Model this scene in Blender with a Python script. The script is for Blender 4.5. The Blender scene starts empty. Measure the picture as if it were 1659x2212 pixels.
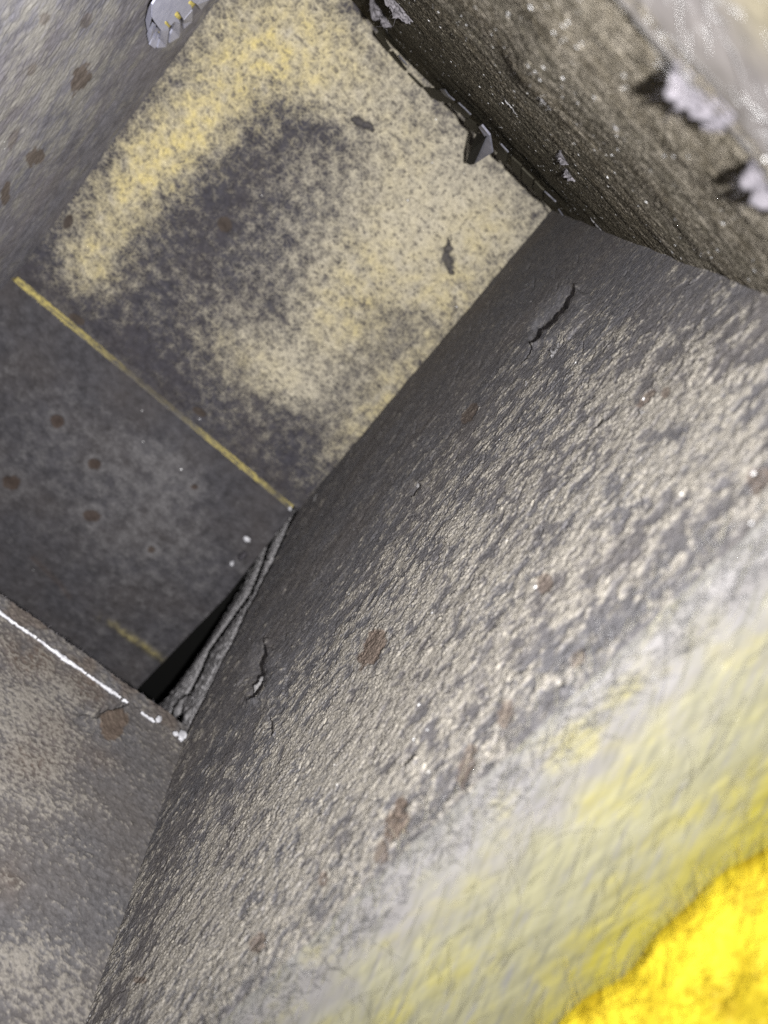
import bpy, math, random
import numpy as np
from mathutils import Vector
random.seed(7); rng = np.random.default_rng(11)
SC = bpy.context.scene; COL = SC.collection

# ------------------------------------------------------------------ camera, world, lamp, exposure
# world frame: z up out of the duct's bottom board, x across the duct, y along it (metres); the lens is CAM_H above the bottom board
R = np.array([[0.7342916449822906, -0.6283553631938081, -0.2568760745082718],
              [0.678772214725693, 0.674516160175657, 0.2903381307687038],
              [-0.009168458189864769, -0.3875532056472567, 0.9218017423323497]])
CAM_H = 0.5
CAM = np.array([0, 0, CAM_H]); FPX, CX, CY = 1860., 829.5, 1106.
cd = bpy.data.cameras.new('camera'); cam = bpy.data.objects.new('camera', cd); COL.objects.link(cam)
cd.sensor_fit = 'VERTICAL'; cd.sensor_height = 36; cd.lens = FPX / 2212 * 36
cd.clip_start = .005; cd.clip_end = 20
from mathutils import Matrix
cam.matrix_world = Matrix([list(R[0]) + [0], list(R[1]) + [0], list(R[2]) + [CAM_H], [0, 0, 0, 1]])
cd.dof.use_dof = True; cd.dof.focus_distance = .30; cd.dof.aperture_fstop = cd.lens / 2.7
SC.camera = cam
W = bpy.data.worlds.new('World'); SC.world = W; W.use_nodes = True
W.node_tree.nodes['Background'].inputs[0].default_value = (.9, .95, 1, 1)
W.node_tree.nodes['Background'].inputs[1].default_value = .10
ld = bpy.data.lights.new('torch', 'SPOT'); lamp = bpy.data.objects.new('torch', ld); COL.objects.link(lamp)
lp = np.array([.024, .015, .523])
lamp.location = lp
aim = np.array([-.36, -.27, 0.])
lamp.rotation_euler = (Vector(aim) - Vector(lp)).to_track_quat('-Z', 'Y').to_euler()
ld.energy = 19.5; ld.color = (1, .985, .96); ld.shadow_soft_size = .0035
ld.spot_size = math.radians(168); ld.spot_blend = 1.0
SC.view_settings.view_transform = 'Standard'; SC.view_settings.look = 'None'
SC.view_settings.gamma = 1; SC.view_settings.exposure = 0
SC.cycles.use_denoising = False; SC.cycles.max_bounces = 6; SC.cycles.diffuse_bounces = 3; SC.cycles.caustics_reflective = False

# ------------------------------------------------------------------ numbers
def ray(p): return R @ np.array([(p[0] - CX) / FPX, -(p[1] - CY) / FPX, -1.])
def onpl(p, p0, n):
    d = ray(p); n = np.array(n, float); t = ((np.array(p0, float) - CAM) @ n) / (d @ n); return CAM + t * d
def proj(B):
    c = (B - CAM) @ R
    return CX + FPX * c[..., 0] / -c[..., 2], CY - FPX * c[..., 1] / -c[..., 2]
def hsh(ix, iy, s):
    h = (ix.astype(np.int64) * 374761393 + iy.astype(np.int64) * 668265263 + s * 1442695041) & 0xffffffff
    h = ((h ^ (h >> 13)) * 1274126177) & 0xffffffff
    h = ((h ^ (h >> 16)) * 2246822519) & 0xffffffff
    return ((h ^ (h >> 15)) & 0xffffff) / float(0x1000000)
def perlin(x, y, s=0):
    x, y = np.broadcast_arrays(x, y)
    ix, iy = np.floor(x), np.floor(y); fx, fy = x - ix, y - iy
    u, v = fx * fx * fx * (fx * (fx * 6 - 15) + 10), fy * fy * fy * (fy * (fy * 6 - 15) + 10)
    def g(a, b):
        t = hsh(ix + a, iy + b, s) * 6.2831853
        return np.cos(t) * (fx - a) + np.sin(t) * (fy - b)
    a = g(0, 0) * (1 - u) + g(1, 0) * u; b = g(0, 1) * (1 - u) + g(1, 1) * u
    return (a * (1 - v) + b * v) * 1.5
def fbm(x, y, o=4, s=0, gain=.5):
    r = 0; a = 1; t = 0
    for i in range(o):
        r = r + a * perlin(x * 2**i + 17.3 * i, y * 2**i - 9.1 * i, s + i * 31); t += a; a *= gain
    return r / t
def worley(x, y, s=0):
    ix, iy = np.floor(x), np.floor(y)
    f1 = np.full(np.shape(x), 9.); f2 = f1.copy(); idv = np.zeros(np.shape(x))
    for a in (-1, 0, 1):
        for b in (-1, 0, 1):
            cx, cy = ix + a, iy + b
            d = np.hypot(cx + hsh(cx, cy, s) - x, cy + hsh(cx, cy, s + 5) - y)
            k = d < f1
            f2 = np.where(k, f1, np.minimum(f2, d)); idv = np.where(k, hsh(cx, cy, s + 9), idv); f1 = np.where(k, d, f1)
    return f1, f2, idv
def sst(a, b, x):
    t = np.clip((x - a) / (b - a), 0, 1); return t * t * (3 - 2 * t)
def blobs(px, py, L):
    r = np.zeros(np.shape(px))
    for x, y, rx, ry, rot, amp in L:
        c, s = math.cos(math.radians(rot)), math.sin(math.radians(rot))
        dx, dy = px - x, py - y
        r += amp * np.exp(-((dx * c + dy * s) / rx)**2 - ((-dx * s + dy * c) / ry)**2)
    return r
def spot(px, py, x, y, rx, ry, rot, rag=.25, seed=3):
    """1 inside a ragged oval stain, 0 outside"""
    c, s = math.cos(math.radians(rot)), math.sin(math.radians(rot))
    dx, dy = px - x, py - y
    d = np.hypot((dx * c + dy * s) / rx, (-dx * s + dy * c) / ry) + rag * fbm(px / 22., py / 22., 3, seed)
    return sst(1.12, .88, d)
def line_d(px, py, pts):
    """distance and signed side to a polyline given in the same coordinates, and the position along it"""
    best = np.full(np.shape(px), 1e9); sd = best.copy(); al = best.copy(); L = 0
    tot = sum(math.dist(a, b) for a, b in zip(pts, pts[1:]))
    for (ax, ay), (bx, by) in zip(pts, pts[1:]):
        vx, vy = bx - ax, by - ay; l2 = vx * vx + vy * vy
        t = np.clip(((px - ax) * vx + (py - ay) * vy) / l2, 0, 1)
        dx, dy = px - ax - t * vx, py - ay - t * vy; d = np.hypot(dx, dy); k = d < best
        best = np.where(k, d, best); sd = np.where(k, np.sign(vx * dy - vy * dx) * d, sd); al = np.where(k, (L + t * math.sqrt(l2)) / tot, al)
        L += math.sqrt(l2)
    return best, sd, al
def pl(x, pts):
    return np.interp(x, [p[0] for p in pts], [p[1] for p in pts])

# ------------------------------------------------------------------ materials
def nodes(m):
    m.use_nodes = True; nt = m.node_tree; b = nt.nodes['Principled BSDF']; return nt, b
def mixc(nt, fac, a, b):
    n = nt.nodes.new('ShaderNodeMix'); n.data_type = 'RGBA'; n.clamp_factor = True
    for sock, v in ((n.inputs[0], fac), (n.inputs[6], a), (n.inputs[7], b)):
        if isinstance(v, bpy.types.NodeSocket): nt.links.new(v, sock)
        elif isinstance(v, (int, float)): sock.default_value = v
        else: sock.default_value = (*v, 1)
    return n.outputs[2]
def noise(nt, vec, scale, det=3, rough=.6):
    n = nt.nodes.new('ShaderNodeTexNoise'); n.inputs['Scale'].default_value = scale
    n.inputs['Detail'].default_value = det; n.inputs['Roughness'].default_value = rough
    nt.links.new(vec, n.inputs['Vector']); return n.outputs['Fac']
def ramp(nt, v, a, b, lo=0., hi=1.):
    n = nt.nodes.new('ShaderNodeMapRange'); nt.links.new(v, n.inputs[0])
    n.inputs[1].default_value = a; n.inputs[2].default_value = b; n.inputs[3].default_value = lo; n.inputs[4].default_value = hi
    return n.outputs[0]
def board_mat(name, dark, tan, brown=(.10, .070, .052), yellow=(.55, .43, .10), aniso=(1, 1, 1), rot=(0, 0, 0),
              grain=900, bump=.25, dist=.0004, sparkle=.975, sp_scale=420, contrast=.35, sp_size=.10, ext=None):
    m = bpy.data.materials.new(name); nt, b = nodes(m)
    tc = nt.nodes.new('ShaderNodeTexCoord'); mp = nt.nodes.new('ShaderNodeMapping')
    mp.inputs['Scale'].default_value = aniso; mp.inputs['Rotation'].default_value = rot
    nt.links.new(tc.outputs['Object'], mp.inputs['Vector']); V = mp.outputs['Vector']
    at = nt.nodes.new('ShaderNodeAttribute'); at.attribute_name = 'dirt_and_shade'
    sp = nt.nodes.new('ShaderNodeSeparateColor'); nt.links.new(at.outputs['Color'], sp.inputs[0])
    n1 = noise(nt, V, grain * .35, 4, .65); n2 = noise(nt, V, grain, 3, .6); n3 = noise(nt, V, 28, 3, .5)
    dk = mixc(nt, ramp(nt, n1, .3, .7), tuple(c * (1 - contrast) for c in dark), tuple(c * (1 + contrast) for c in dark))
    dk = mixc(nt, ramp(nt, n3, .4, .65, 0, .35), dk, tuple(c * k for c, k in zip(dark, (1.15, 1.02, .85))))
    tn = mixc(nt, ramp(nt, n2, .3, .7), tuple(c * .78 for c in tan), tuple(min(1, c * 1.15) for c in tan))
    c = mixc(nt, sp.outputs[0], dk, tn)
    yl = mixc(nt, ramp(nt, n2, .35, .7), tuple(c_ * .75 for c_ in yellow), tuple(min(1, c_ * 1.15) for c_ in yellow))
    c = mixc(nt, sp.outputs[2], c, yl)
    br = mixc(nt, ramp(nt, n1, .3, .7), tuple(c_ * .75 for c_ in brown), tuple(c_ * 1.25 for c_ in brown))
    c = mixc(nt, sp.outputs[1], c, br)
    if sparkle < 1:
        vo = nt.nodes.new('ShaderNodeTexVoronoi'); vo.inputs['Scale'].default_value = sp_scale
        nt.links.new(tc.outputs['Object'], vo.inputs['Vector'])
        s2 = nt.nodes.new('ShaderNodeSeparateColor'); nt.links.new(vo.outputs['Color'], s2.inputs[0])
        on = ramp(nt, s2.outputs[0], sparkle, sparkle + .002)
        near = ramp(nt, vo.outputs['Distance'], sp_size * 1.3, sp_size * .7)
        mu = nt.nodes.new('ShaderNodeMath'); mu.operation = 'MULTIPLY'; nt.links.new(on, mu.inputs[0]); nt.links.new(near, mu.inputs[1])
        c = mixc(nt, mu.outputs[0], c, (.95, .95, .97))  # glass-fibre glints painted as white dots in the base colour
    nt.links.new(c, b.inputs['Base Color'])
    b.inputs['Roughness'].default_value = 1; b.inputs['Specular IOR Level'].default_value = .06
    bp = nt.nodes.new('ShaderNodeBump'); bp.inputs['Strength'].default_value = bump; bp.inputs['Distance'].default_value = dist
    ad = nt.nodes.new('ShaderNodeMath'); ad.operation = 'ADD'; nt.links.new(n1, ad.inputs[0]); nt.links.new(n2, ad.inputs[1])
    nt.links.new(ad.outputs[0], bp.inputs['Height']); nt.links.new(bp.outputs[0], b.inputs['Normal'])
    return m
def plain_mat(name, c0, c1, scale, rough=.8, bump=.2, metallic=0., spec=.3, dist=.0004, aniso=(1, 1, 1)):
    m = bpy.data.materials.new(name); nt, b = nodes(m)
    tc = nt.nodes.new('ShaderNodeTexCoord'); mp = nt.nodes.new('ShaderNodeMapping'); mp.inputs['Scale'].default_value = aniso
    nt.links.new(tc.outputs['Object'], mp.inputs['Vector'])
    n = noise(nt, mp.outputs[0], scale, 4, .6)
    nt.links.new(mixc(nt, ramp(nt, n, .32, .68), c0, c1), b.inputs['Base Color'])
    b.inputs['Roughness'].default_value = rough; b.inputs['Metallic'].default_value = metallic; b.inputs['Specular IOR Level'].default_value = spec
    bp = nt.nodes.new('ShaderNodeBump'); bp.inputs['Strength'].default_value = bump; bp.inputs['Distance'].default_value = dist
    nt.links.new(n, bp.inputs['Height']); nt.links.new(bp.outputs[0], b.inputs['Normal'])
    return m
M = {}
M['side'] = board_mat('dusty_side_facing', (.112, .109, .118), (.290, .268, .236), brown=(.125, .098, .082), aniso=(1, .75, 1), rot=(.35, 0, 0), grain=1700, bump=.6, dist=.0004, sparkle=.98, sp_scale=380, sp_size=.14)
M['bottom'] = board_mat('mottled_bottom_facing', (.046, .044, .052), (.43, .392, .315), brown=(.055, .045, .040), yellow=(.49, .41, .19), grain=700, bump=.5, dist=.0005, sparkle=.993, sp_scale=300)
M['under'] = board_mat('sooty_bottom_facing', (.056, .054, .060), (.125, .12, .125), brown=(.052, .036, .028), yellow=(.40, .335, .12), grain=500, bump=.4, dist=.0004, sparkle=.994, sp_scale=250, sp_size=.12)
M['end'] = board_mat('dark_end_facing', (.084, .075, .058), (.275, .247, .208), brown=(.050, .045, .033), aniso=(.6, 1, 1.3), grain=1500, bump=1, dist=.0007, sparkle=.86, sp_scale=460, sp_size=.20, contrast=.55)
M['far'] = board_mat('grey_far_facing', (.185, .18, .205), (.32, .305, .28), brown=(.14, .115, .10), aniso=(1, .6, 1), grain=700, bump=.25, dist=.0005, sparkle=.975, sp_scale=230, sp_size=.13)
M['cross'] = board_mat('brown_cross_facing', (.080, .077, .081), (.215, .198, .176), brown=(.080, .058, .044), grain=900, bump=.5, dist=.0004, sparkle=.99, sp_scale=260, sp_size=.13)
M['torn'] = plain_mat('torn_facing', (.20, .195, .205), (.36, .35, .36), 420, .85, .6)
M['fluff'] = plain_mat('torn_fluff', (.045, .042, .049), (.078, .072, .082), 500, .8, .6)
M['scrap'] = plain_mat('dirty_scrap', (.07, .066, .072), (.16, .15, .165), 600, .85, .6)
M['scrap2'] = plain_mat('grey_scrap', (.12, .118, .125), (.24, .232, .235), 700, .85, .8)
M['core'] = plain_mat('board_core', (.10, .085, .05), (.22, .18, .07), 300, .9, .5)
M['glass'] = plain_mat('glass_fibre', (.16, .152, .095), (.28, .265, .20), 120, .35, 0, spec=.6)
M['pale'] = plain_mat('pale_fibre', (.09, .089, .092), (.15, .147, .15), 120, .35, 0, spec=.6)
M['gold'] = plain_mat('yellow_fibre', (.36, .255, .008), (.66, .53, .03), 110, .6, .4)
M['zinc'] = plain_mat('zinc_sheet', (.42, .43, .56), (.55, .56, .70), 260, .55, .1, 0.15, .5)
M['white'] = plain_mat('white_sealant', (.30, .30, .325), (.60, .60, .64), 300, .5, .5)
M['black'] = plain_mat('shade_black', (.003, .003, .003), (.005, .005, .004), 90, .95, .2)  # near-black painting shade in the gap, the strip splits and by the bent tab

# ------------------------------------------------------------------ builders
def tag(o, label=None, cat=None, group=None, kind=None):
    if label: o['label'] = label
    if cat: o['category'] = cat
    if group: o['group'] = group
    if kind: o['kind'] = kind
    return o
def thing(name, label, cat, loc=(0, 0, 0), group=None):
    o = bpy.data.objects.new(name, None); COL.objects.link(o); o.location = loc; o.empty_display_size = .01
    return tag(o, label, cat, group)
def link(name, me, mat, parent):
    o = bpy.data.objects.new(name, me); COL.objects.link(o); me.materials.append(mat)
    if parent is not None:
        o.parent = parent; o.location = tuple(-np.array(parent.location))
    return o
def raw(name, V, F, mat, parent, attr=None):
    """V (n,3), F (m,k) all of one size"""
    me = bpy.data.meshes.new(name); V = np.ascontiguousarray(V, np.float32); F = np.ascontiguousarray(F, np.int32)
    me.vertices.add(len(V)); me.vertices.foreach_set('co', V.ravel())
    me.loops.add(F.size); me.loops.foreach_set('vertex_index', F.ravel())
    me.polygons.add(len(F)); me.polygons.foreach_set('loop_start', np.arange(0, F.size, F.shape[1], dtype=np.int32))
    if attr is not None:
        a = me.color_attributes.new('dirt_and_shade', 'FLOAT_COLOR', 'POINT'); a.data.foreach_set('color', np.ascontiguousarray(attr, np.float32).ravel())
    me.update(calc_edges=True); me.validate()
    return link(name, me, mat, parent)
def gridfaces(ny, nx, off=0):
    i = np.arange((ny - 1) * nx).reshape(ny - 1, nx)[:, :-1].ravel() + off
    return np.stack([i, i + 1, i + nx + 1, i + nx], 1)
def sheet(name, P, mat, parent, R_=None, G=None, B=None):
    ny, nx = P.shape[:2]; z = np.zeros((ny, nx)); o = np.ones((ny, nx))
    at = np.stack([np.broadcast_to(0. if q is None else q, (ny, nx)) for q in (R_, G, B)] + [o], -1).reshape(-1, 4)
    return raw(name, P.reshape(-1, 3), gridfaces(ny, nx), mat, parent, np.clip(at, 0, 1))
def slab(name, top, thick, mat, parent):
    """closed slab: a grid of points (ny,nx,3) and the same grid pushed by the vector thick"""
    top = np.array(top); ny, nx = top.shape[:2]; n = ny * nx
    V = np.concatenate([top.reshape(-1, 3), (top + np.array(thick)).reshape(-1, 3)])
    F = [gridfaces(ny, nx), gridfaces(ny, nx, n)[:, ::-1]]
    ring = list(range(nx)) + [r * nx + nx - 1 for r in range(1, ny)] + [(ny - 1) * nx + c for c in range(nx - 2, -1, -1)] + [r * nx for r in range(ny - 2, 0, -1)]
    F.append(np.array([[a, a + n, b + n, b] for a, b in zip(ring, ring[1:] + ring[:1])]))
    return raw(name, V, np.concatenate(F), mat, parent)
def box(name, a, b, mat, parent):
    a, b = np.array(a, float), np.array(b, float)
    g = [[[a[0], a[1], a[2]], [b[0], a[1], a[2]]], [[a[0], b[1], a[2]], [b[0], b[1], a[2]]]]
    return slab(name, g, (0, 0, b[2] - a[2]), mat, parent)
def plate(name, pts, thick, mat, parent):
    """a bent sheet-metal polygon of real thickness; pts are points in space"""
    pts = np.array(pts); n = len(pts); V = np.concatenate([pts, pts + np.array(thick)])
    me = bpy.data.meshes.new(name)
    me.from_pydata([tuple(v) for v in V], [], [list(range(n)), list(range(2 * n - 1, n - 1, -1))] + [[i, (i + 1) % n, n + (i + 1) % n, n + i] for i in range(n)])
    me.polygons.foreach_set('use_smooth', [False] * len(me.polygons)); me.update()
    return link(name, me, mat, parent)
def fibres(name, P0, D, L, rad, mat, parent, bend=.15, seg=4, stuff=True):
    """many fine three-sided fibres: roots P0 (n,3), unit directions D, lengths L"""
    n = len(P0); t = np.linspace(0, 1, seg + 1)
    bv = rng.normal(size=(n, 3)) * bend
    C = P0[:, None] + (D[:, None] * t[None, :, None] + bv[:, None] * (t**2)[None, :, None]) * np.array(L).reshape(-1, 1, 1)
    u = np.cross(D, rng.normal(size=(n, 3))); u /= np.linalg.norm(u, axis=1)[:, None]; v = np.cross(D, u)
    u = u[:, None]; v = v[:, None]; ring = []
    for k in range(3):
        a = 2.094 * k; ring.append(C + rad * (1 - .6 * t)[None, :, None] * (u * math.cos(a) + v * math.sin(a)))
    V = np.stack(ring, 2).reshape(-1, 3)
    base = (np.arange(n) * (seg + 1) * 3)[:, None, None] + (np.arange(seg) * 3)[None, :, None] + np.arange(3)[None, None, :]
    nxt = (np.arange(n) * (seg + 1) * 3)[:, None, None] + (np.arange(seg) * 3)[None, :, None] + ((np.arange(3) + 1) % 3)[None, None, :]
    F = np.stack([base, nxt, nxt + 3, base + 3], -1).reshape(-1, 4)
    o = raw(name, V, F, mat, parent)
    if stuff: o['kind'] = 'stuff'
    return o
def unit(v): v = np.array(v, float); return v / np.linalg.norm(v)
def tuft(name, base, out, along, w, l, parent, mat=None, nf=14, seed=1, curl=.5, ragged=.5):
    """a ragged lifted scrap of facing: rooted along `along` at base, rising along `out`, with loose fibres on its edge"""
    r = np.random.default_rng(seed); out, along = unit(out), unit(along); side = np.cross(out, along)
    nx, ny = 34, 22; u = np.linspace(-.5, .5, nx); v = np.linspace(0, 1, ny)
    U, Vv = np.meshgrid(u, v)
    env = (1 - (2 * np.abs(U))**3) * (.75 + ragged * .9 * fbm(U * 4 + seed, U * 0 + seed * 1.7, 4, seed, .7))
    env = np.clip(env, .05, 1.3)
    h = Vv * env * l
    sidew = curl * l * (Vv**2) * (.6 + fbm(U * 3, Vv * 2, 3, seed + 4)) + l * .22 * fbm(U * 7, Vv * 5, 4, seed + 8)
    P = np.array(base) + (U * w + .12 * w * fbm(U * 4, Vv * 3, 3, seed + 2))[..., None] * along + h[..., None] * out + sidew[..., None] * side
    o = slab(name, P, side * .00045, mat or M['fluff'], parent)
    if nf:
        top = P[-1]; k = r.integers(2, nx - 2, nf)
        D = out + .6 * r.normal(size=(nf, 3)); D /= np.linalg.norm(D, axis=1)[:, None]
        f = fibres('loose_fibre', top[k] - out * .0005, D, l * r.uniform(.12, .4, nf), .00007, mat or M['fluff'], o, .35, 4)
        f.location = (0, 0, 0)
    return o

def lump(name, c, s, mat, parent, seed):
    nu, nv = 20, 14; u = np.linspace(0, 2 * np.pi, nu, endpoint=False)[None, :]; v = np.linspace(.02, np.pi - .02, nv)[:, None]
    r = 1 + .55 * fbm(np.cos(u) * 1.6 + v, np.sin(u) * 1.6 + v * .5, 3, seed)
    V = np.stack([np.cos(u) * np.sin(v) * r * s[0], np.sin(u) * np.sin(v) * r * s[1], np.cos(v) * r * s[2]], -1).reshape(-1, 3) + np.array(c)
    i = np.arange(nv - 1)[:, None] * nu; j = np.arange(nu)[None, :]; k = (j + 1) % nu
    F = np.stack([i + j, i + k, i + nu + k, i + nu + j], -1).reshape(-1, 4)
    return raw(name, V, F, mat, parent)

# ------------------------------------------------------------------ duct geometry (from the photograph's vanishing lines)
X_FAR = -.1125; Y_END = .037; Z_CUT = .362; Y_JOINT = -.194; Y_CROSS = -.2536
def x_side(y): return .0869 - .0632 * y
N_SIDE = unit((1, .0632, 0)); P_SIDE = (.0869, 0, 0)

# ---- side board: the big granular grey wall
side = thing('duct_board', 'big grey granular duct board with tan dust patches and a cut yellow near edge', 'duct board', (.10, -.1, 0))
nz, ny_ = 1300, 1050
z = np.linspace(-.004, Z_CUT + .0015, nz)[:, None] + np.zeros((1, ny_))
y0 = np.where(z < .169, -.1925 - np.clip(z, 0, 1) / .169 * .0611, Y_CROSS - .001)
y0 = y0 + .0018 * fbm(z * 60, z * 0, 3, 5) * (z < .165)
y = y0 + (Y_END + .001 - y0) * np.linspace(0, 1, ny_)[None, :]
B = np.stack([x_side(y), y, z], -1); px, py = proj(B)
ym, zm = y * 1000, z * 1000
th = .30; a = ym * math.cos(th) - zm * math.sin(th); b = ym * math.sin(th) + zm * math.cos(th)
wa = a + 1.5 * fbm(a / 9, b / 9, 2, 71); wb = b + 1.5 * fbm(a / 9, b / 9, 2, 72)
mac = blobs(px, py, [(620, 1700, 300, 420, 0, .28), (900, 1500, 220, 330, 35, .22), (1050, 1180, 200, 260, 35, .16), (1420, 860, 230, 170, 0, .22), (400, 2080, 220, 240, 0, .30),
                     (640, 1290, 110, 300, 32, -.40), (1000, 760, 110, 420, 42, -.34), (1300, 560, 300, 110, 25, -.34), (1400, 1330, 240, 130, -35, -.04), (1500, 980, 200, 130, -40, .22), (1250, 1180, 120, 120, 0, .14), (1560, 760, 140, 60, 20, .12), (520, 1560, 70, 300, 22, -.28), (340, 1900, 40, 300, 18, -.25), (1000, 1750, 120, 60, -40, -.1)])
dn = fbm(wa / 11, wb / 8, 5, 3, .82)
tan = sst(-.09, .20, dn + mac * .8 - .085)
fine_t = fbm(wa / 3.2, wb / 1.7, 3, 13, .6)
tan = np.clip(tan * sst(-.35, .05, fine_t + .12) + .25 * sst(.12, .4, fine_t), 0, 1)
f1, f2, cid = worley(wa / 1.25 + .3 * fine_t, wb / .95, 4)
g1, g2, cid2 = worley(wa / 2.6, wb / 1.9, 24)
dome = 1 - np.clip(f1, 0, 1)**1.5; dome2 = np.clip(g2 - g1, 0, .5) * 2
crk = np.abs(perlin(wa / 11 + 3, wb / 6, 41)) ; crk = sst(.035, .0, crk) * sst(.05, .3, fbm(wa / 22, wb / 15, 2, 44))
rough = .35 + .65 * sst(560, 900, py + .25 * px - 250)
fs = np.clip((f2 - f1) * 2.2, 0, 1)**.6; lump_ = sst(-.25, .25, fbm(wa / 6, wb / 4.5, 3, 93))
H = (.46 * fs * (.35 + .70 * tan) * (.4 + .6 * lump_) + .24 * np.clip(dome2 * 1.6, 0, 1)**.5 * (.25 + .75 * sst(-.1, .3, fbm(wa / 12, wb / 8, 2, 91))) + .15 * fbm(wa / 2.4, wb / 2.2, 4, 6, .75) + .8 * fbm(ym / 38, zm / 38, 3, 8) + .16 * tan - .9 * crk) * rough * .9
st = np.zeros_like(H)
for i, (x_, y_, rx, ry, ro) in enumerate([(806, 1400, 22, 46, 28), (860, 1772, 24, 48, 25), (1015, 890, 12, 28, 35), (1178, 1262, 18, 22, 20), (1398, 862, 10, 24, 40), (1642, 1038, 28, 30, 0), (1252, 1424, 14, 24, 30), (1095, 1545, 18, 30, 10), (1010, 1650, 16, 50, 20), (830, 1840, 16, 30, 20), (700, 740 + 1160, 10, 20, 20), (305, 2118, 14, 8, 0), (560, 2040, 16, 24, 20), (1440, 850, 8, 14, 30)]):
    st = np.maximum(st, spot(px, py, x_, y_, rx, ry, ro, .5, 50 + i) * (.95 if i < 2 else .75))
H -= .22 * st
# slits and pits torn in the facing
def slit(pts, w, depth, lip, seed):
    global H
    d, sd, al = line_d(px + 9 * fbm(px / 26, py / 26, 3, seed), py + 9 * fbm(px / 26, py / 26, 3, seed + 1), pts)
    ww = w * (.25 + 1.1 * np.sin(np.clip(al, 0, 1) * np.pi)**.6)
    H -= depth * np.exp(-(np.clip(sd, -99, 99) / ww)**2 * np.where(sd > 0, .9, 2.5)) * (d < 60)
    H += lip * np.exp(-((sd + 1.6 * ww) / (1.6 * ww))**2) * (d < 60)
slit([(1243, 620), (1205, 672), (1168, 705), (1155, 745)], 14, 4.0, 1.6, 200)
slit([(1155, 745), (1128, 788)], 3, 1.2, .4, 205)
slit([(574, 1392), (556, 1440), (560, 1470), (545, 1512)], 15, 4.0, 1.5, 210)
slit([(1303, 905), (1290, 928)], 4, 1.4, .5, 220)
slit([(905, 1040), (893, 1075)], 6, 1.2, .5, 230)
slit([(900, 1635), (872, 1652)], 5, 1.4, .5, 240)
slit([(585, 1550), (592, 1590)], 4, 1.3, .6, 250)
slit([(1225, 1475), (1205, 1488)], 5, 1.3, .6, 255)
slit([(690, 1010), (668, 1040), (660, 1075)], 12, 3.0, .6, 260)
for k in range(120):   # short random nicks
    i, j = rng.integers(60, nz - 60), rng.integers(40, ny_ - 40); x_, y_ = px[i, j], py[i, j]; l = rng.uniform(8, 24); an = rng.uniform(.9, 1.5)
    lo = (slice(max(0, i - 90), i + 90), slice(max(0, j - 90), j + 90)); d, sd, al = line_d(px[lo], py[lo], [(x_, y_), (x_ - l * math.cos(an), y_ + l * math.sin(an))])
    H[lo] -= rng.uniform(.25, .8) * np.exp(-(sd / 2.4)**2 * np.where(sd > 0, 1, 3)) * (d < 8)
P = B - N_SIDE * (H / 1000)[..., None]
grain = np.clip(tan * (.55 + .65 * cid) + .35 * (cid > .8) * sst(-.2, .1, dn), 0, 1)
sheet('facing', P, M['side'], side, grain, st)
slab('core', [[(x_side(-.185) + .0035, -.185, -.004), (x_side(Y_END) + .0035, Y_END + .02, -.004)], [(x_side(-.246) + .0035, -.246, .169), (x_side(Y_END) + .0035, Y_END + .02, .169)], [(x_side(-.254) + .0035, -.2535, Z_CUT - .004), (x_side(Y_END) + .0035, Y_END + .02, Z_CUT - .004)]], (.022, 0, 0), M['core'], side)
for nm, p, w, l, sd in [('torn_flap', (1205, 760), .007, .0045, 3), ('torn_flap', (1146, 826), .005, .0035, 5), ('torn_flap', (1398, 890), .004, .0026, 8), ('torn_flap', (560, 1475), .008, .003, 9),
                        ('torn_flap', (684, 1075), .007, .004, 12), ('torn_flap', (905, 1045), .005, .002, 14), ('torn_flap', (985, 832), .003, .0022, 15), ('torn_flap', (590, 1590), .004, .002, 17), ('torn_flap', (533, 1358), .005, .003, 18), ('torn_flap', (1212, 742), .006, .003, 21)]:
    q = onpl(p, P_SIDE, N_SIDE) + np.array([.0008, 0, 0])
    tuft(nm, q, (-.7, -.2, -.75), (.05, .8, -.6), w, l, side, M['scrap2'], 8, sd, .3, .8)

# ---- cut edges of glass fibre (near rims of two boards)
def cut_edge(parent, p0, p1, out, up, width, n_al, n_w, seed, bulge):
    al = np.linspace(0, 1, n_al)[None, :]; w = np.linspace(-.02, 1, n_w)[:, None]
    p0, p1, out, up = map(np.array, (p0, p1, out, up)); L = np.linalg.norm(p1 - p0)
    A = al * L * 1000 + 0 * w; Wm = w * width * 1000 + 0 * al
    rise = bulge * np.sin(np.clip(w, 0, 1) * np.pi * .6)
    sk = A - .55 * Wm
    s1 = A * .93 - Wm * .37; s2 = A * .37 + Wm * .93
    h = (.30 * fbm(s1 / 22, s2 / 1.6, 4, seed, .6) + .8 * fbm(A / 34, Wm / 26, 2, seed + 3)) * sst(-.02, .10, w) + rise * 1000
    Q = p0 + al[..., None] * (p1 - p0) + (w * width)[..., None] * out + ((h / 1000)[..., None] + .0) * up
    return Q, A, Wm, w
E0 = (x_side(-.30) + .0014, -.30, Z_CUT - .0005); E1 = (x_side(.06) + .0014, .06, Z_CUT - .0005)
OUT = unit((.93, .06, .37)); UP = unit((-.37, 0, .93))
Q, A_, W_, w_ = cut_edge(side, E0, E1, OUT, UP, .075, 900, 240, 300, .004)
edge_m = board_mat('cut_fibre', (.112, .111, .118), (.150, .143, .092), yellow=(.200, .176, .034), brown=(.080, .078, .064), aniso=(1, .08, 1), grain=700, bump=.12, dist=.0006, sparkle=1, sp_scale=300, sp_size=.13, contrast=.22)
yl = sst(-.15, .6, fbm(A_ / 26, W_ / 9, 5, 330, .65) + .5 * (w_ - .4)) * .7
yl = np.clip(yl + 1.0 * sst(.36, .66, w_ + .22 * fbm(A_ / 24, W_ / 16, 3, 333) + .0022 * (A_ - 235)) * sst(150, 215, A_) , 0, 1)
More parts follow.
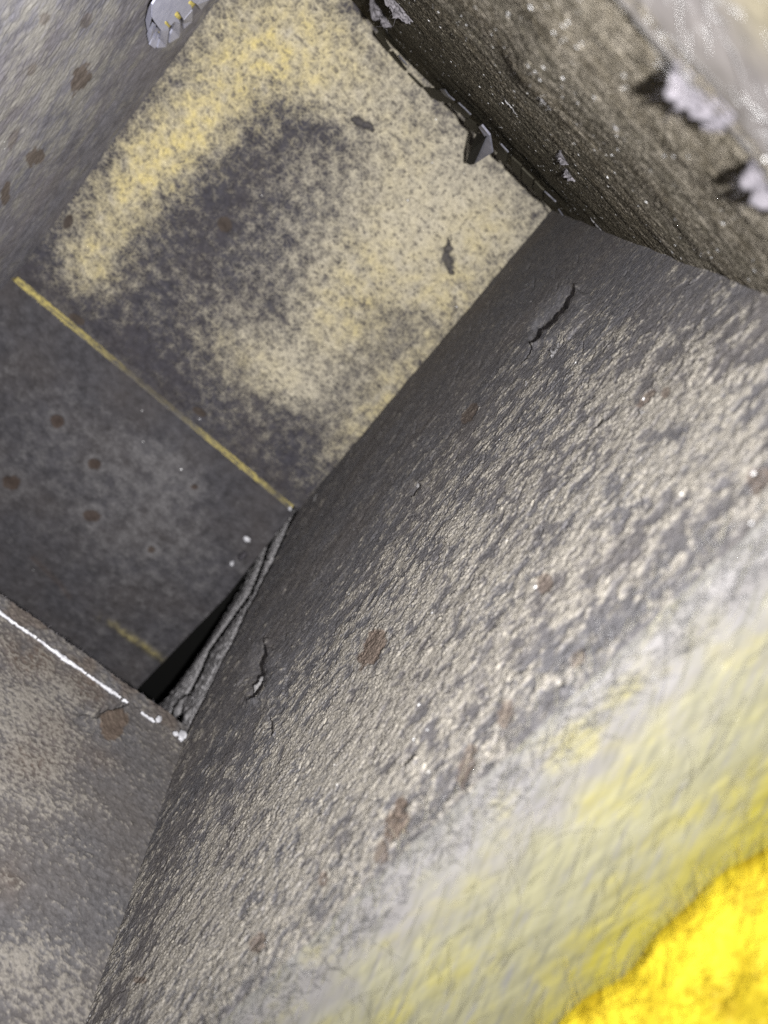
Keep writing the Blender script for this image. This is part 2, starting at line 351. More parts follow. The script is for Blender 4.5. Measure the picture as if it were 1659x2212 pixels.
S1 = A_ * .93 - W_ * .37; S2 = A_ * .37 + W_ * .93
stre = sst(.0, .45, fbm(S1 / 16, S2 / .9, 4, 350, .65)); stre2 = sst(.12, .4, fbm(S1 / 13, S2 / .6, 3, 355, .6))
yl = np.clip(yl * (1 - .6 * stre2), 0, 1)
cut = sheet('cut_edge', Q, edge_m, side, sst(.06, .30, w_ + .16 * fbm(A_ / 14, W_ / 8, 4, 340)) * (1 - .8 * stre2), np.maximum(stre * .7 * sst(.02, .12, w_), .45 * sst(.06, -.01, w_ + .06 * fbm(A_ / 12, W_ / 4, 4, 346))), yl)
n = 2600; i = (rng.uniform(0, 1, n)**1.1 * 238).astype(int); j = rng.integers(0, 899, n)
D = np.array([0, 1, 0]) + rng.normal(size=(n, 3)) * np.array([.12, .1, .10]) + np.array([-.36, 0, -.10]); D /= np.linalg.norm(D, axis=1)[:, None]
f_ = fibres('loose_fibres', Q[i, j] - D * .002, D, rng.uniform(.004, .014, n), .00008, M['glass'], cut, .22); f_.location = (0, 0, 0)
n = 3000; i = (rng.uniform(0, .12, n) * 238).astype(int); j = rng.integers(0, 899, n)
D = np.array([0, .75, 0]) + rng.normal(size=(n, 3)) * np.array([.3, .35, .35]) + np.array([-.3, 0, .3]); D /= np.linalg.norm(D, axis=1)[:, None]
rr = rng.integers(P.shape[0] - 46, P.shape[0] - 1, 450); cc_ = rng.integers(0, P.shape[1] - 1, 450)
D2 = np.array([0, .8, 0]) + rng.normal(size=(450, 3)) * np.array([.12, .3, .4]) + np.array([-.06, 0, .25]); D2 /= np.linalg.norm(D2, axis=1)[:, None]
fibres('rim_fibres', P[rr, cc_] - D2 * .0012 - N_SIDE * .0003, D2, rng.uniform(.002, .007, 450), .00007, M['pale'], side, .2)
f_ = fibres('pale_fibres', Q[i, j] - D * .0015, D, rng.uniform(.003, .009, n), .00008, M['pale'], cut, .25); f_.location = (0, 0, 0)

# ---- end board: dark streaky wall at the top of the picture
end = thing('duct_board', 'dark brown streaky duct board glittering with specks, with torn flaps near its pale rim', 'duct board', (0, Y_END, 0))
nz, nx = 900, 760
z = np.linspace(.001, Z_CUT + .001, nz)[:, None] + np.zeros((1, nx)); x = np.linspace(X_FAR, .0862, nx)[None, :] + 0 * z
x = np.where(x > .08, np.minimum(x, .0862), x)
B = np.stack([x, 0 * x + Y_END, z], -1); px, py = proj(B); xm, zm = x * 1000, z * 1000
wz = zm + 1.2 * fbm(xm / 22, zm / 9, 3, 401)
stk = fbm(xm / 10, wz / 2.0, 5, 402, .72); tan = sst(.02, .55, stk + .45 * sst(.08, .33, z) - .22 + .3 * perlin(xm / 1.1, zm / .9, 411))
f1, f2, cid = worley(xm / 1.6, wz / 1.0, 404)
H = (.30 * np.clip((f2 - f1) * 2, 0, 1)**.6 + .22 * stk + .22 * fbm(xm / 2.2, wz / 1.0, 4, 405, .7)) * (.5 + .5 * sst(.03, .2, z)) + .8 * fbm(xm / 40, zm / 25, 3, 406)
hump = blobs(px, py, [(1160, 120, 60, 90, 20, 1.6), (880, 90, 150, 40, 35, 1.2), (1240, 190, 120, 60, 40, .8), (1090, 260, 150, 30, 45, .9)])
H += hump + .5 * sst(0, .15, z)
sheet('facing', B - np.array([0, 1, 0]) * (H / 1000)[..., None], M['end'], end, tan * .8, np.clip(sst(.26, .06, z + .03 * fbm(xm / 30, zm / 20, 3, 410)) * .85 + sst(.1, .4, fbm(xm / 30, zm / 14, 3, 409)) * .25, 0, .9) * (1 - .6 * tan))  # browner and darker towards the foot of the board
box('core', (X_FAR - .02, Y_END + .003, .001), (.0895, Y_END + .025, Z_CUT - .004), M['core'], end)
Q, A_, W_, w_ = cut_edge(end, (-.08, Y_END - .0005, Z_CUT - .001), (.088, Y_END - .0005, Z_CUT - .001), unit((0, .80, .60)), unit((0, -.6, .8)), .045, 500, 150, 500, .002)
rim_m = board_mat('rim_fibre', (.044, .041, .043), (.062, .055, .040), yellow=(.086, .069, .033), brown=(.035, .032, .030), aniso=(.25, 1, 1), grain=900, bump=.4, dist=.0005, sparkle=1, sp_scale=260, sp_size=.15, contrast=.25)
cut = sheet('cut_edge', Q, rim_m, end, sst(.12, .3, w_ + .05 * fbm(A_ / 14, W_ / 8, 3, 540)), sst(.26, -.02, w_ + .12 * fbm(A_ / 16, W_ / 6, 4, 542)) * .92, sst(.28, .5, w_ + .12 * fbm(A_ / 20, W_ / 8, 3, 541)) * .9)
n = 1300; i = (rng.uniform(0, 1, n) * 148).astype(int); j = rng.integers(0, 499, n)
D = np.array([1, 0, 0]) + rng.normal(size=(n, 3)) * np.array([.2, .3, .3]); D /= np.linalg.norm(D, axis=1)[:, None]
f_ = fibres('loose_fibres', Q[i, j] - D * .002, D, rng.uniform(.004, .012, n), .00009, M['pale'], cut, .2); f_.location = (0, 0, 0)
OUTF = (-.08, -.45, -.9)
for p, al, w, l, sd, ra, mt in [((1530, 188), (1, 0, .1), .012, .0075, 31, .2, 'fluff'), ((1555, 245), (1, 0, -.3), .005, .0045, 32, .2, 'fluff'), ((1685, 395), (1, 0, 0), .012, .007, 33, .2, 'fluff'),
                        ((1180, 150), (.42, 0, -.91), .026, .0060, 35, .9, 'scrap2'), ((1190, 205), (.5, 0, -.85), .014, .0045, 36, .9, 'scrap2'), ((1222, 335), (.5, 0, -.85), .013, .0055, 37, .9, 'scrap'), ((1236, 372), (.6, 0, -.8), .011, .005, 38, .9, 'scrap'),
                        ((830, 20), (.8, 0, -.6), .017, .0090, 39, .9, 'scrap'), ((862, 0), (.8, 0, -.6), .018, .009, 40, .9, 'scrap'), ((450, 4), (.8, 0, -.5), .010, .007, 41, .7, 'fluff'), ((1110, 222), (.7, 0, -.7), .018, .003, 42, .9, 'scrap2'), ((1340, 262), (.8, 0, -.5), .012, .0025, 44, .9, 'scrap2'), ((1290, 480), (.8, 0, -.5), .012, .002, 45, .9, 'scrap2')]:
    q = onpl(p, (0, Y_END, 0), (0, 1, 0)) + np.array([0, .0002, 0])
    tuft('torn_flap', q, OUTF, al, w, l, end, M[mt], 16, sd, .25, ra)

# ---- bottom board, mottled
bot = thing('duct_board', 'mottled yellow and black duct board lying beyond the thin yellow joint line', 'duct board', (0, -.08, 0))
ny_, nx = 620, 560
y = np.linspace(Y_JOINT, Y_END + .004, ny_)[:, None] + np.zeros((1, nx))
x = X_FAR - .002 + (x_side(y) + .002 - X_FAR) * np.linspace(0, 1, nx)[None, :]
B = np.stack([x, y, 0 * x], -1); px, py = proj(B); xm, ym = x * 1000, y * 1000
clean_and_shade = blobs(px, py, [(640, 90, 190, 130, 0, .85), (440, 260, 70, 130, 35, .75), (320, 350, 60, 110, 35, .6), (230, 500, 60, 140, 35, .5), (940, 400, 180, 180, 0, .80), (1050, 500, 130, 100, 0, .6), (840, 560, 120, 120, 0, .6), (700, 720, 120, 110, 0, .55), (560, 770, 130, 50, 35, .45), (640, 840, 90, 60, 30, .45),
                       (820, 860, 28, 160, 42, .5), (760, 230, 120, 60, 30, .35), (190, 590, 50, 40, 0, .4), (430, 640, 90, 50, 35, .15), (960, 640, 70, 80, 40, .5), (860, 180, 60, 60, 0, .3), (700, 620, 60, 110, 0, .25),
                       (640, 260, 120, 45, 25, -.40), (500, 400, 90, 150, 35, -.44), (380, 640, 150, 200, 25, -.42), (620, 650, 60, 60, 0, -.15), (850, 690, 90, 26, 20, -.32), (630, 930, 90, 70, 0, -.3), (590, 880, 80, 30, 35, -.2), (780, 20, 60, 40, 0, -.6), (340, 780, 330, 40, 39, -.40), (640, 1010, 60, 70, 0, -.3), (80, 560, 60, 60, 0, -.3), (230, 250, 50, 420, 34, -.45), (705, 300, 70, 30, 20, -.2)])  # the dark patch at the upper border paints a cast shadow
t1 = fbm(xm / 7, ym / 7, 5, 601, .64); rid = np.abs(perlin(xm / 2.6 + .6 * t1, ym / 2.6, 605)); rid2 = np.abs(perlin(xm / 1.5, ym / 1.5, 607))
thr = sst(.34, .02, np.minimum(rid * 1.1, rid2 * 1.5 + .05))            # fine network of pale threads
cl = sst(-.45, 1.15, clean_and_shade * .9 + .03 + .85 * t1 + .52 * (thr - .5))
pit = sst(.12, .34, fbm(xm / 2.3 + 2 * t1, ym / 2.3, 3, 610, .6)) * sst(-.2, .5, clean_and_shade)
cl = np.clip(cl * (1 - .72 * pit), 0, 1)
yel = blobs(px, py, [(620, 110, 190, 150, 0, .7), (450, 250, 120, 170, 35, .6), (330, 350, 100, 130, 35, .55), (250, 470, 90, 140, 30, .5), (200, 580, 60, 60, 0, .5), (800, 600, 90, 160, 0, .35), (740, 680, 90, 80, 0, .4), (980, 620, 90, 110, 40, .45), (830, 860, 40, 160, 42, .6), (880, 330, 60, 100, 0, .25), (520, 780, 130, 60, 30, .3), (1050, 480, 80, 60, 0, .3)])
yel = np.clip(yel * (.8 + 1.2 * fbm(xm / 9, ym / 9, 3, 620)), 0, 1) * cl
st = np.zeros_like(x)
for i, (x_, y_, rx, ry, ro) in enumerate([(484, 485, 16, 16, 0), (147, 478, 10, 16, 20), (430, 890, 16, 8, 35), (165, 690, 20, 9, 35)]): st = np.maximum(st, spot(px, py, x_, y_, rx, ry, ro, .3, 60 + i))
dig = np.zeros_like(x)
for pts, w, dp in [([(762, 255), (785, 268), (805, 280)], 8, 2.2), ([(968, 520), (966, 550), (972, 590)], 8, 2.4), ([(548, 372), (590, 345), (620, 330)], 5, .8), ([(570, 635), (590, 672), (625, 700)], 6, 1.0), ([(985, 640), (975, 690)], 5, .8)]:
    d, sd, al = line_d(px + 14 * fbm(px / 18, py / 18, 3, 77), py + 10 * fbm(px / 15, py / 15, 3, 78), pts); d = d / (.3 + np.sin(np.clip(al, .02, .98) * np.pi)); dig = np.maximum(dig, dp * np.exp(-(d / w)**2))
jb = .75 * sst(.013, .003, np.abs(y - Y_JOINT - .004)) ; cl *= 1 - jb; cl *= (1 - np.clip(dig, 0, 1) * .9); yel *= 1 - jb; yel *= (1 - np.clip(dig, 0, 1) * .9)  # dirt and the groove's shade painted as a dark band along the joint
H = .55 * thr * (.3 + cl) + .5 * t1 + 1.1 * fbm(xm / 13, ym / 13, 3, 615) + .9 * fbm(xm / 30, ym / 30, 3, 612) - .6 * pit - dig - .35 * st
H -= 1.2 * sst(Y_JOINT + .012, Y_JOINT, y)
sheet('facing', B + np.array([0, 0, 1]) * (H / 1000)[..., None], M['bottom'], bot, cl, st, yel)
slab('core', [[(X_FAR - .02, Y_JOINT + .001, -.004), (.0985, Y_JOINT + .001, -.004)], [(X_FAR - .02, Y_END + .02, -.004), (.0845, Y_END + .02, -.004)]], (0, 0, -.022), M['core'], bot)

# ---- sooty bottom board beyond the joint
und = thing('duct_board', 'dark sooty bottom duct board with small round brown spots beside a black gap', 'duct board', (0, -.3, 0))
ny_, nx = 420, 420
y = np.linspace(-.46, Y_JOINT - .001, ny_)[:, None] + np.zeros((1, nx))
xr = np.interp(y, [-.46, -.37, -.27, -.215, Y_JOINT], [.106, .1035, .1035, .0985, .0965])
x = X_FAR - .002 + (xr - X_FAR + .002) * np.linspace(0, 1, nx)[None, :]
B = np.stack([x, y, 0 * x + .004], -1); px, py = proj(B); xm, ym = x * 1000, y * 1000
t1 = fbm(xm / 9, ym / 9, 6, 701, .72)
li = sst(-.1, .75, t1 + blobs(px, py, [(380, 980, 130, 110, 30, .45), (300, 1150, 130, 110, 0, .3), (150, 1000, 140, 120, 0, .15), (420, 1180, 60, 90, 0, .2), (260, 740 + 60, 60, 40, 0, .1), (500, 1060, 60, 140, 40, -.3), (250, 860, 320, 30, 39, -.3), (60, 1240, 120, 90, 20, -.2)]))
st = np.zeros_like(x); halo = st.copy()
for i, (x_, y_, rx, ry) in enumerate([(123, 910, 15, 15), (204, 1003, 13, 12), (199, 1114, 17, 12), (22, 1043, 22, 14), (104, 1484, 9, 12), (327, 1378 - 190, 8, 8), (420, 960 + 92, 8, 6)]):
    st = np.maximum(st, spot(px, py, x_, y_, rx, ry, 0, .55, 80 + i)); halo = np.maximum(halo, np.exp(-((np.hypot(px - x_, py - y_) - rx * 1.35) / 8)**2))
li = np.clip(li * sst(-.002, .022, Y_JOINT - y - .003) + .4 * halo, 0, 1)  # same dark joint band on this side, dirt with painted groove shade
d, sd, al = line_d(px, py + 5 * fbm(px / 20, py / 30, 2, 70), [(195, 1318), (240, 1345), (285, 1378), (310, 1395), (350, 1422)])
yel = np.exp(-(d / 7)**2) * sst(0, .6, al) * .5 * sst(-.4, .2, t1)
d2, sd2, al2 = line_d(px, py, [(70, 1205), (130, 1262), (150, 1290)])
bro = np.exp(-(d2 / 6)**2) * .35
st *= .75
sheet('facing', B + np.array([0, 0, 1]) * ((.9 * t1 + .4 * fbm(xm / 2, ym / 2, 2, 703) - .5 * st + 1.0 * np.exp(-(d / 9)**2)) / 1000)[..., None], M['under'], und, li, np.maximum(st, bro), yel)
slab('core', [[(X_FAR - .02, -.46, .001), (.104, -.46, .001)], [(X_FAR - .02, Y_JOINT - .0012, .001), (.0955, Y_JOINT - .0012, .001)]], (0, 0, -.022), M['core'], und)
# exposed fibre along its joint edge: a bare bevel of uneven width facing the mottled board
nx = 260; xs = np.linspace(X_FAR + .002, .0945, nx)
wd = np.interp(xs, [-.112, -.10, -.06, -.03, 0, .03, .06, .085, .094], [.0038, .0042, .0026, .0007, .0007, .0022, .0030, .0009, .0032]) * np.clip(.75 + 1.3 * fbm(xs * 180, xs * 0, 4, 720, .7), .03, 2)
rows = []
for k, t in enumerate(np.linspace(0, 1, 9)):
    rows.append(np.stack([xs, Y_JOINT - .0015 + .0035 * (1 - t) + .0006 * fbm(xs * 500, xs * 0 + k, 2, 730), .0048 - .002 + wd * (t - .5) * .75 + .002 * 0 + .0008 * fbm(xs * 400, xs * 0 + k * .7, 2, 731)], -1))
jm = plain_mat('bare_joint_fibre', (.10, .09, .05), (.34, .295, .13), 420, .8, .6)
jr = np.moveaxis(np.array(rows), 0, 0); jt = np.linspace(0, 1, 9)[:, None]; jx = xs[None, :]
jy = np.interp(jx, [-.112, -.09, -.055, -.03, .01, .035, .065, .082, .0945], [.95, .9, .55, .12, .15, .75, .85, .2, .9]) * sst(-.45, .25, fbm(jx * 160 + 0 * jt, jt * 3, 4, 740, .7))
sheet('joint_edge', jr, M['under'], und, .5 * (1 - jy) * sst(.3, 1, jt), None, jy)
lump('joint_tip', (.0935, Y_JOINT, .0055), (.0014, .0012, .0016), M['white'], und, 733)

# ---- added box under the gap, its black colour standing for shade
void = thing('shade_shell', 'added box shell coloured black for the shade in the gap beside the torn strips', 'shell', (.11, -.3, -.03))
box('black_panel', (-.16, -.50, -.06), (.19, .09, -.05), M['black'], void)
box('black_panel', (.150, -.50, -.049), (.16, -.255, .2), M['black'], void)
box('black_panel', (-.16, -.49, -.049), (.149, -.47, .2), M['black'], void)

# ---- far side board (upper left)
far = thing('duct_board', 'grey duct board with brown glue spots behind the notched zinc collar', 'duct board', (X_FAR, -.1, 0))
nz, ny_ = 430, 520
z = np.linspace(-.003, .33, nz)[:, None] + np.zeros((1, ny_)); y = np.linspace(-.46, Y_END + .003, ny_)[None, :] + 0 * z
B = np.stack([0 * y + X_FAR, y, z], -1); px, py = proj(B); ym, zm = y * 1000, z * 1000
dn = fbm(ym / 16, zm / 12, 5, 801, .75); tan = sst(-.12, .42, dn + blobs(px, py, [(130, 200, 150, 240, 20, .2), (60, 480, 120, 120, 0, -.1), (250, 260, 50, 320, 33, -.25), (20, 30, 90, 60, 0, .1)]))
st = np.zeros_like(y)
for i, (x_, y_, rx, ry, ro) in enumerate([(172, 168, 17, 34, 30), (75, 335, 17, 22, 30), (10, 415, 10, 24, 10), (186, 42, 12, 18, 20), (95, 40, 12, 12, 0), (68, 150, 10, 14, 20), (30, 300, 8, 26, 20)]): st = np.maximum(st, spot(px, py, x_, y_, rx, ry, ro, .8, 90 + i) * (.95 if i < 3 else .55))
f1, f2, cid = worley(ym / 2.6, zm / 2, 804)
H = .4 * (1 - f1) + .25 * fbm(ym / 5, zm / 5, 4, 806, .75) + 1.0 * fbm(ym / 60, zm / 60, 2, 807)
sheet('facing', B + np.array([1, 0, 0]) * (H / 1000)[..., None], M['far'], far, tan * .85, st)
box('core', (X_FAR - .026, -.46, -.003), (X_FAR - .004, Y_END + .003, .33), M['core'], far)

# ---- cross board (lower left), its stepped lower lip and white line
cro = thing('duct_board', 'brown and grey cross board with a white line along its fuzzy stepped lip', 'duct board', (0, Y_CROSS, .17))
nz, nx = 470, 460; XC1 = .1035
z = np.linspace(.1715, Z_CUT + .03, nz)[:, None] + np.zeros((1, nx)); x = np.linspace(-.06, XC1, nx)[None, :] + 0 * z
B = np.stack([x, 0 * x + Y_CROSS, z], -1); px, py = proj(B); xm, zm = x * 1000, z * 1000
dn = fbm(xm / 12, zm / 12, 5, 901, .65); fi = fbm(xm / 2.4, zm / 1.8, 4, 903, .65)
tan = sst(.0, .45, fi * .9 + .5 * dn + blobs(px, py, [(40, 1560, 130, 160, 0, .32), (130, 1500, 80, 80, 0, .1), (60, 1750, 120, 120, 0, .12), (40, 2090, 50, 70, 0, .5), (170, 2120, 70, 70, 0, .16), (90, 2190, 90, 40, 0, .2), (290, 1750, 90, 120, 0, -.15), (130, 1900, 140, 120, 0, -.15)]))
bro = np.clip(blobs(px, py, [(60, 1420, 70, 60, 20, .8), (200, 1480, 60, 40, 40, .85), (60, 1640, 60, 50, 0, .7), (110, 1560, 60, 50, 0, .5), (200, 1640, 60, 40, 0, .4), (20, 1900, 40, 60, 0, .35)]) * (.8 + 1.3 * dn), 0, 1) * (1 - .7 * tan)
bro = np.maximum(bro, spot(px, py, 245, 1562, 30, 34, 30, .4, 95) * .8)
d, sd, al = line_d(px + 5 * fbm(px / 12, py / 12, 3, 96), py + 5 * fbm(px / 12, py / 12, 3, 97), [(270, 1520), (250, 1528), (226, 1532), (208, 1547)])
d2, sd2, al2 = line_d(px + 4 * fbm(px / 12, py / 12, 3, 98), py, [(206, 1546), (190, 1538), (172, 1542)])
crack = np.exp(-(d / 3.6)**2) + .7 * np.exp(-(d2 / 2.2)**2)
H = .7 * dn + .32 * fi + .15 * tan - 3.2 * crack + 1.0 * np.exp(-((sd + 9) / 8)**2) * (d < 40)
sheet('facing', B + np.array([0, 1, 0]) * (H / 1000)[..., None], M['cross'], cro, tan * .7, bro)
# stepped lip, set back and fuzzy along its lower edge
nzl, nxl = 46, 520; xl = np.linspace(-.06, XC1 - .0008, nxl)[None, :]
v = np.linspace(0, 1, nzl)[:, None]
zlo = .1590 + .0014 * fbm(xl * 260, xl * 0, 4, 911, .7) + .0012 * fbm(xl * 40, xl * 0, 2, 912)
zl = .1722 + (zlo - .1722) * v; xx = xl + 0 * v
hl = .7 * fbm(xx * 500, zl * 500, 4, 915) - 1.6 + 1.0 * v
sheet('stepped_lip', np.stack([xx, Y_CROSS + hl / 1000, zl], -1), M['cross'], cro, sst(-.1, .4, fbm(xx * 300, zl * 400, 4, 917)) * .45, .45 * sst(-.1, .3, fbm(xx * 60, zl * 60, 3, 918)))
box('core', (-.06, Y_CROSS - .026, .163), (XC1, Y_CROSS - .004, Z_CUT + .03), M['core'], cro)
n = 260; k = rng.integers(0, nxl, n); root = np.stack([xl[0, k], np.full(n, Y_CROSS - .0008), zlo[0, k]], -1)
D = np.array([0, .3, -1]) + rng.normal(size=(n, 3)) * .6; D /= np.linalg.norm(D, axis=1)[:, None]
fibres('lip_fuzz', root, D, rng.uniform(.0004, .0013, n), .00010, M['scrap'], cro, .4, 3)
def white_line(x0, x1, w, seed):
    xs = np.linspace(x0, x1, max(8, int((x1 - x0) / .0004))); t = np.linspace(0, 1, len(xs))
    ww = w * np.clip(np.sin(t * np.pi), .1, 1)**.5 * np.clip(.75 + 1.5 * fbm(xs * 240, xs * 0, 4, seed, .7), .04, 2)
    zc = .1717 + .0007 * fbm(xs * 150, xs * 0 + 3, 3, seed + 1)
    return np.stack([np.stack([xs, Y_CROSS + .0012 + .0006 * fbm(xs * 600, xs * 0 + s, 2, seed + 2), zc + s * ww], -1) for s in (-.5, -.17, .17, .5)])
for i, (x0, x1, w) in enumerate([(-.05, .0200, .0019), (.0206, .0470, .0021), (.0474, .0660, .0018), (.0672, .0700, .0010), (.0775, .0855, .0013)]):
    slab('white_line', white_line(x0, x1, w, 930 + i), (0, -.0014, 0), M['white'], cro)
lump('sealant_dab', (.1003, Y_CROSS + .0012, .1688), (.0022, .0016, .0034), M['white'], cro, 951)
lump('sealant_dab', (.0968, Y_CROSS + .0012, .1707), (.0016, .0012, .0011), M['white'], cro, 952)
lump('sealant_dab', (.0865, Y_CROSS + .0012, .1690), (.0014, .0010, .0022), M['white'], cro, 953)

# ---- delaminated strips of facing hanging where the lower section's side has torn
def poly(ps, t): 
    L = np.concatenate([[0], np.cumsum([math.dist(a, b) for a, b in zip(ps, ps[1:])])]); L /= L[-1]
    return np.interp(t, L, [p[0] for p in ps]), np.interp(t, L, [p[1] for p in ps])
EDGE = [(622, 1092), (560, 1190), (512, 1280), (465, 1360), (420, 1430), (375, 1490), (340, 1530), (352, 1560)]
CRK2 = [(630, 1098), (582, 1150), (562, 1215), (538, 1277), (485, 1350), (448, 1402), (428, 1450), (405, 1495), (385, 1508)]
CRK1 = [(638, 1098), (600, 1185), (562, 1265), (520, 1350), (480, 1440), (440, 1520), (418, 1570), (402, 1602)]
def strip(name, lo, hi, off, tilt, label, seed, mat):
    t = np.linspace(0, 1, 300); n = 26
    ax, ay = poly(lo, t); bx, by = poly(hi, t); g = thing('torn_strip', label, 'torn strip', tuple(onpl((ax[150], ay[150]), P_SIDE, N_SIDE)))
    rows = []
    for k in range(n):
        s = k / (n - 1); qx = ax + (bx - ax) * s + 10 * (1 - s) * fbm(t * 45, t * 0, 5, seed, .75); qy = ay + (by - ay) * s
        bulge = .0014 * math.sin(s * math.pi)
        rr = []
        for i in range(300):
            o = off + tilt * (1 - s) * (.3 + .7 * math.sin(t[i] * math.pi)) - bulge - .0016 * float(NZ[seed][k, i])
            rr.append(onpl((qx[i], qy[i]), np.array(P_SIDE) + N_SIDE * o, N_SIDE))
        rows.append(rr)
    slab('ply', np.array(rows), N_SIDE * .0012, mat, g)
    return g
tt, ss = np.meshgrid(np.linspace(0, 1, 300), np.linspace(0, 1, 26))
NZ = {s: fbm(tt * 60 + s, ss * 6, 4, s, .6) for s in (961, 962, 963)}
CR2i = [(x + 9, y + 4) for x, y in CRK2]
strip('a', EDGE, CRK2, .0045, .0035, 'outer dark torn strip of facing along the black gap', 961, M['torn'])
g2 = strip('b', CR2i, [(x - 3, y) for x, y in CRK1], .0022, .0010, 'crinkled inner torn strip between the outer strip and the granular wall', 962, M['torn'])
tuft('torn_flap', onpl((590, 1212), np.array(P_SIDE) + N_SIDE * .002, N_SIDE), (-.8, .4, .5), (0, .6, -.8), .005, .003, g2, M['torn'], 10, 66, .5, .9)
lump('torn_lump', onpl((415, 1545), np.array(P_SIDE) + N_SIDE * .003, N_SIDE), (.003, .006, .008), M['torn'], g2, 967)
lump('torn_lump', onpl((395, 1525), np.array(P_SIDE) + N_SIDE * .004, N_SIDE), (.003, .006, .006), M['torn'], g2, 968)
backing = strip('c', [(x - 4, y - 2) for x, y in CRK2], CRK1, .0075, .001, 'under-ply coloured black for the shade in the splits of the strips', 963, M['black'])  # black backing sheet paints the shade inside the splits

# ---- crumbs at the top of the gap
for p, s, lab, m, sd in [((501, 1217), (.0015, .0016, .0027), 'white oblong crumb lying at the lower tip of the flaking split', M['white'], 970),
                         ((533, 1165), (.0024, .0018, .0010), 'small white crumb lying highest along the flaking split', M['white'], 971),
                         ((524, 1201), (.0022, .0035, .0040), 'lavender grey flake between the two white crumbs', M['fluff'], 972)]:
    q = onpl(p, np.array(P_SIDE) - N_SIDE * .000, N_SIDE); q = onpl(p, (0, 0, .006), (0, 0, 1))
    c = thing('crumb', lab, 'crumb', tuple(q)); lump('flake', q, s, m, c, sd)

# ---- notched zinc collar at the top of the far board
def zc(zx, zy): return (293.8 + zx * .1146, zy * .1146)
col = thing('metal_collar', 'lavender zinc collar with notched bent tabs fixed on the grey far board', 'collar', tuple(onpl(zc(600, 300), (X_FAR + .006, 0, 0), (1, 0, 0))))
XP = X_FAR + .0075
def cp(pts, x): return [onpl(zc(*p), (xi, 0, 0), (1, 0, 0)) for p, xi in zip(pts, x if isinstance(x, (list, tuple)) else [x] * len(pts))]
plate('flange', cp([(560, -700), (400, -300), (380, -20), (312, 90), (305, 330), (372, 440), (440, 535), (480, 578), (622, 565), (610, 510), (545, 455), (540, 405), (585, 400), (640, 470), (670, 485), (715, 410), (750, 412), (832, 440), (805, 370), (735, 315), (725, 265), (770, 210), (825, 240), (850, 300), (898, 365), (1058, 185), (1040, 110), (985, 60), (1000, 20), (1050, 12), (1090, 50), (1150, 82), (1385, -10), (1500, -300), (1400, -700)], XP), (-.0008, 0, 0), M['zinc'], col)
LOW = XP - .0045
for hinge, outer in [([(298, 335), (302, 95)], [(247, 200), (206, 400), (234, 590)]), ([(378, 470), (338, 440)], [(229, 660), (256, 805), (330, 650)]),
                     ([(432, 545), (372, 530)], [(330, 640), (264, 850), (352, 917), (382, 880), (445, 625)]), ([(622, 572), (474, 584)], [(450, 745), (408, 905), (570, 886)]),
                     ([(834, 445), (745, 420)], [(690, 560), (655, 640), (634, 812), (820, 700)]), ([(1062, 192), (902, 372)], [(893, 450), (908, 545), (1062, 400)]),
                     ([(1385, -6), (1150, 88)], [(1180, 140), (1228, 192), (1260, 150)])]:
    pts = hinge + outer
    plate('tab', cp(pts, [XP - .0009] * 2 + [LOW] * len(outer)), (-.0008, 0, 0), M['zinc'], col)
ym_ = plain_mat('insulation_behind', (.35, .29, .08), (.55, .46, .15), 300, .8, .5)
for (a_, b_), sd in [((570, 450), 981), ((785, 285), 982), ((1040, 55), 983)]:
    lump('insulation_tuft', onpl(zc(a_, b_), (XP - .003, 0, 0), (1, 0, 0)), (.0012, .0045, .0045), ym_, col, sd)

# ---- row of sheet-metal tabs along the foot of the end board
def zt(zx, zy): return (907.2 + zx * .2083, 172.8 + zy * .2083)
row = thing('metal_strip', 'dark notched metal strip with bent tabs along the foot of the streaky board', 'metal strip', (.03, Y_END, .005))
dm = plain_mat('dull_metal', (.022, .020, .014), (.04, .037, .028), 200, .7, .1, 0, .1)
lipm = plain_mat('glint_zinc', (.05, .05, .058), (.16, .16, .19), 400, .6, .2, 0, .3)  # lighter zinc that paints the glints along the tab edges
bentm = plain_mat('grey_zinc', (.20, .20, .25), (.30, .30, .36), 300, .6, .15, 0, .2)
YT = Y_END - .0045
def tp(pts, yv): return [onpl(zt(*p), (0, yi, 0), (0, 1, 0)) for p, yi in zip(pts, yv if isinstance(yv, (list, tuple)) else [yv] * len(pts))]
for pts in [[(-420, -520), (-300, -330), (-330, -300), (-450, -480)], [(-280, -310), (-130, -110), (-160, -90), (-310, -290)], [(-110, -80), (40, 60), (10, 90), (-140, -60)], [(60, 70), (205, 90), (350, 205), (300, 235), (120, 170)], [(375, 225), (395, 228), (530, 355), (510, 400), (330, 260)], [(480, 370), (620, 470), (600, 560), (470, 450)], [(825, 650), (920, 745), (900, 870), (800, 790)], [(960, 790), (1060, 880), (1050, 1010), (965, 930)], [(1065, 900), (1185, 1020), (1170, 1130), (1075, 1040)], [(1200, 1040), (1290, 1140), (1275, 1240), (1195, 1150)], [(1300, 1150), (1420, 1260), (1440, 1330), (1310, 1240)]]:
    t_ = plate('tab', tp(pts, YT), (0, -.0007, 0), dm, row)
for pts in [[(215, 88), (262, 92), (300, 150), (365, 205), (325, 190), (265, 150)], [(398, 226), (408, 230), (535, 352), (526, 353)], [(832, 650), (846, 655), (924, 742), (912, 746)], [(1295, 1145), (1315, 1162), (1415, 1255), (1392, 1246)], [(1440, 1330), (1488, 1400), (1480, 1404)], [(-225, -262), (-210, -258), (-128, -160), (-142, -164)]]:
    plate('tab_lip', tp(pts, YT - .0012), (0, -.0006, .0004), lipm, row)
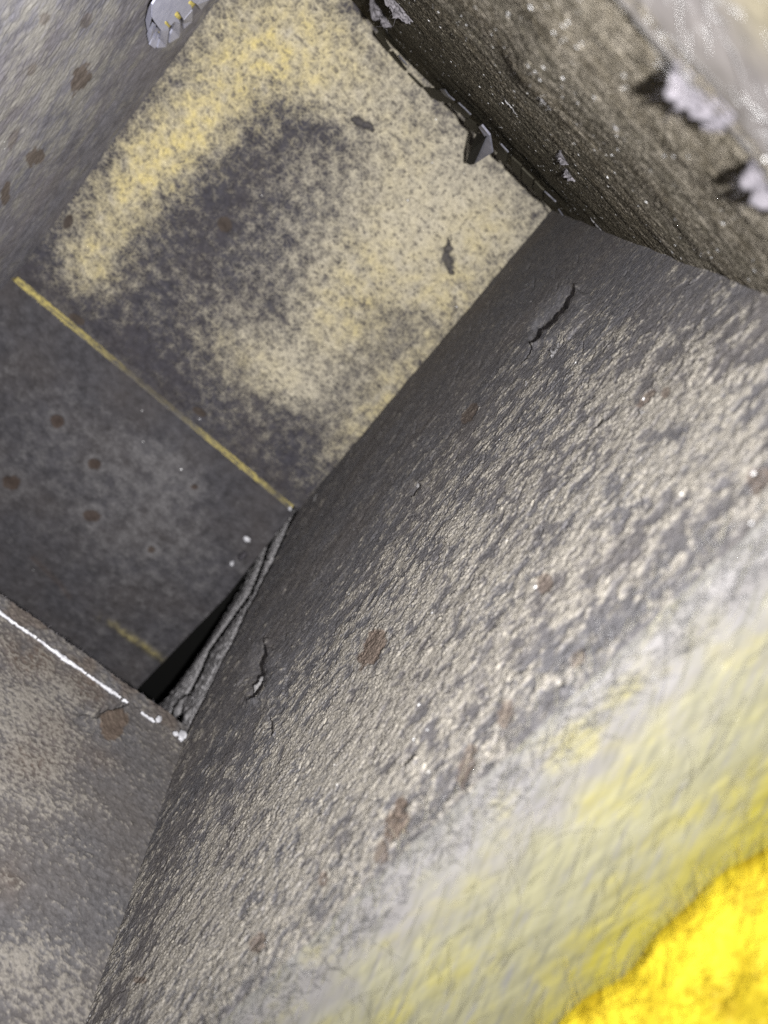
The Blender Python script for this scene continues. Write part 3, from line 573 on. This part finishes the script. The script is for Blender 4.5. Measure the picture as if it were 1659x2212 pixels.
bent = [onpl(zt(*p), (0, yy, 0), (0, 1, 0)) for p, yy in [((620, 470), YT - .001), ((650, 455), YT - .001), ((735, 560), YT - .002), ((762, 740), YT - .004), ((572, 862), YT - .010), ((695, 585), YT - .003)]]
plate('bent_tab_and_shade', bent, (0, -.0008, 0), bentm, row)
plate('bent_tab_and_shade', [onpl(zt(*p), (0, yy, 0), (0, 1, 0)) for p, yy in [((590, 545), YT - .001), ((692, 582), YT - .0035), ((568, 860), YT - .0105), ((520, 868), YT - .011), ((482, 850), YT - .011), ((510, 750), YT - .008)]], (.0002, -.0006, 0), M['black'], row)  # black plate painting the bent tab's shaded side and shadow

# ---- loose bright yellow insulation beyond the cut edge
ins = thing('insulation_batt', 'fluffy bright yellow fibreglass insulation bulging beyond the cut edge', 'insulation', (.14, -.06, .38))
n1, n2 = 260, 200
c0 = onpl((1275, 2225), (0, 0, .389), (0, 0, 1)); ux = unit((-.13, .99, .0)); vx = unit((.95, .12, .30)); nn = np.cross(ux, vx); nn = nn if nn[2] > 0 else -nn
s_ = np.linspace(-.06, .09, n1)[None, :]; t_ = np.linspace(0, .07, n2)[:, None]
h = .034 * (1 - np.exp(-t_ / .034)) + .0026 * fbm(s_ * 90, t_ * 260, 5, 990, .65) * sst(0, .01, t_) + .0045 * fbm(s_ * 45, t_ * 60, 3, 993) * sst(0, .015, t_) - .005
edge_w = .005 * fbm(s_ * 26, s_ * 0, 2, 996)
P = c0 + s_[..., None] * ux + (t_ + edge_w)[..., None] * vx + (h + 0 * s_)[..., None] * nn
batt = slab('batt', P, -nn * .012, M['gold'], ins)
n = 6000; i = (rng.uniform(0, 1, n)**1.8 * (n2 - 1)).astype(int); j = rng.integers(0, n1, n)
D = ux - .22 * vx + rng.normal(size=(n, 3)) * .3 + nn * .2; D /= np.linalg.norm(D, axis=1)[:, None]
f_ = fibres('loose_fibres', P[i, j] - D * .002, D, rng.uniform(.003, .009, n), .00008, M['gold'], batt, .3); f_.location = (0, 0, 0)
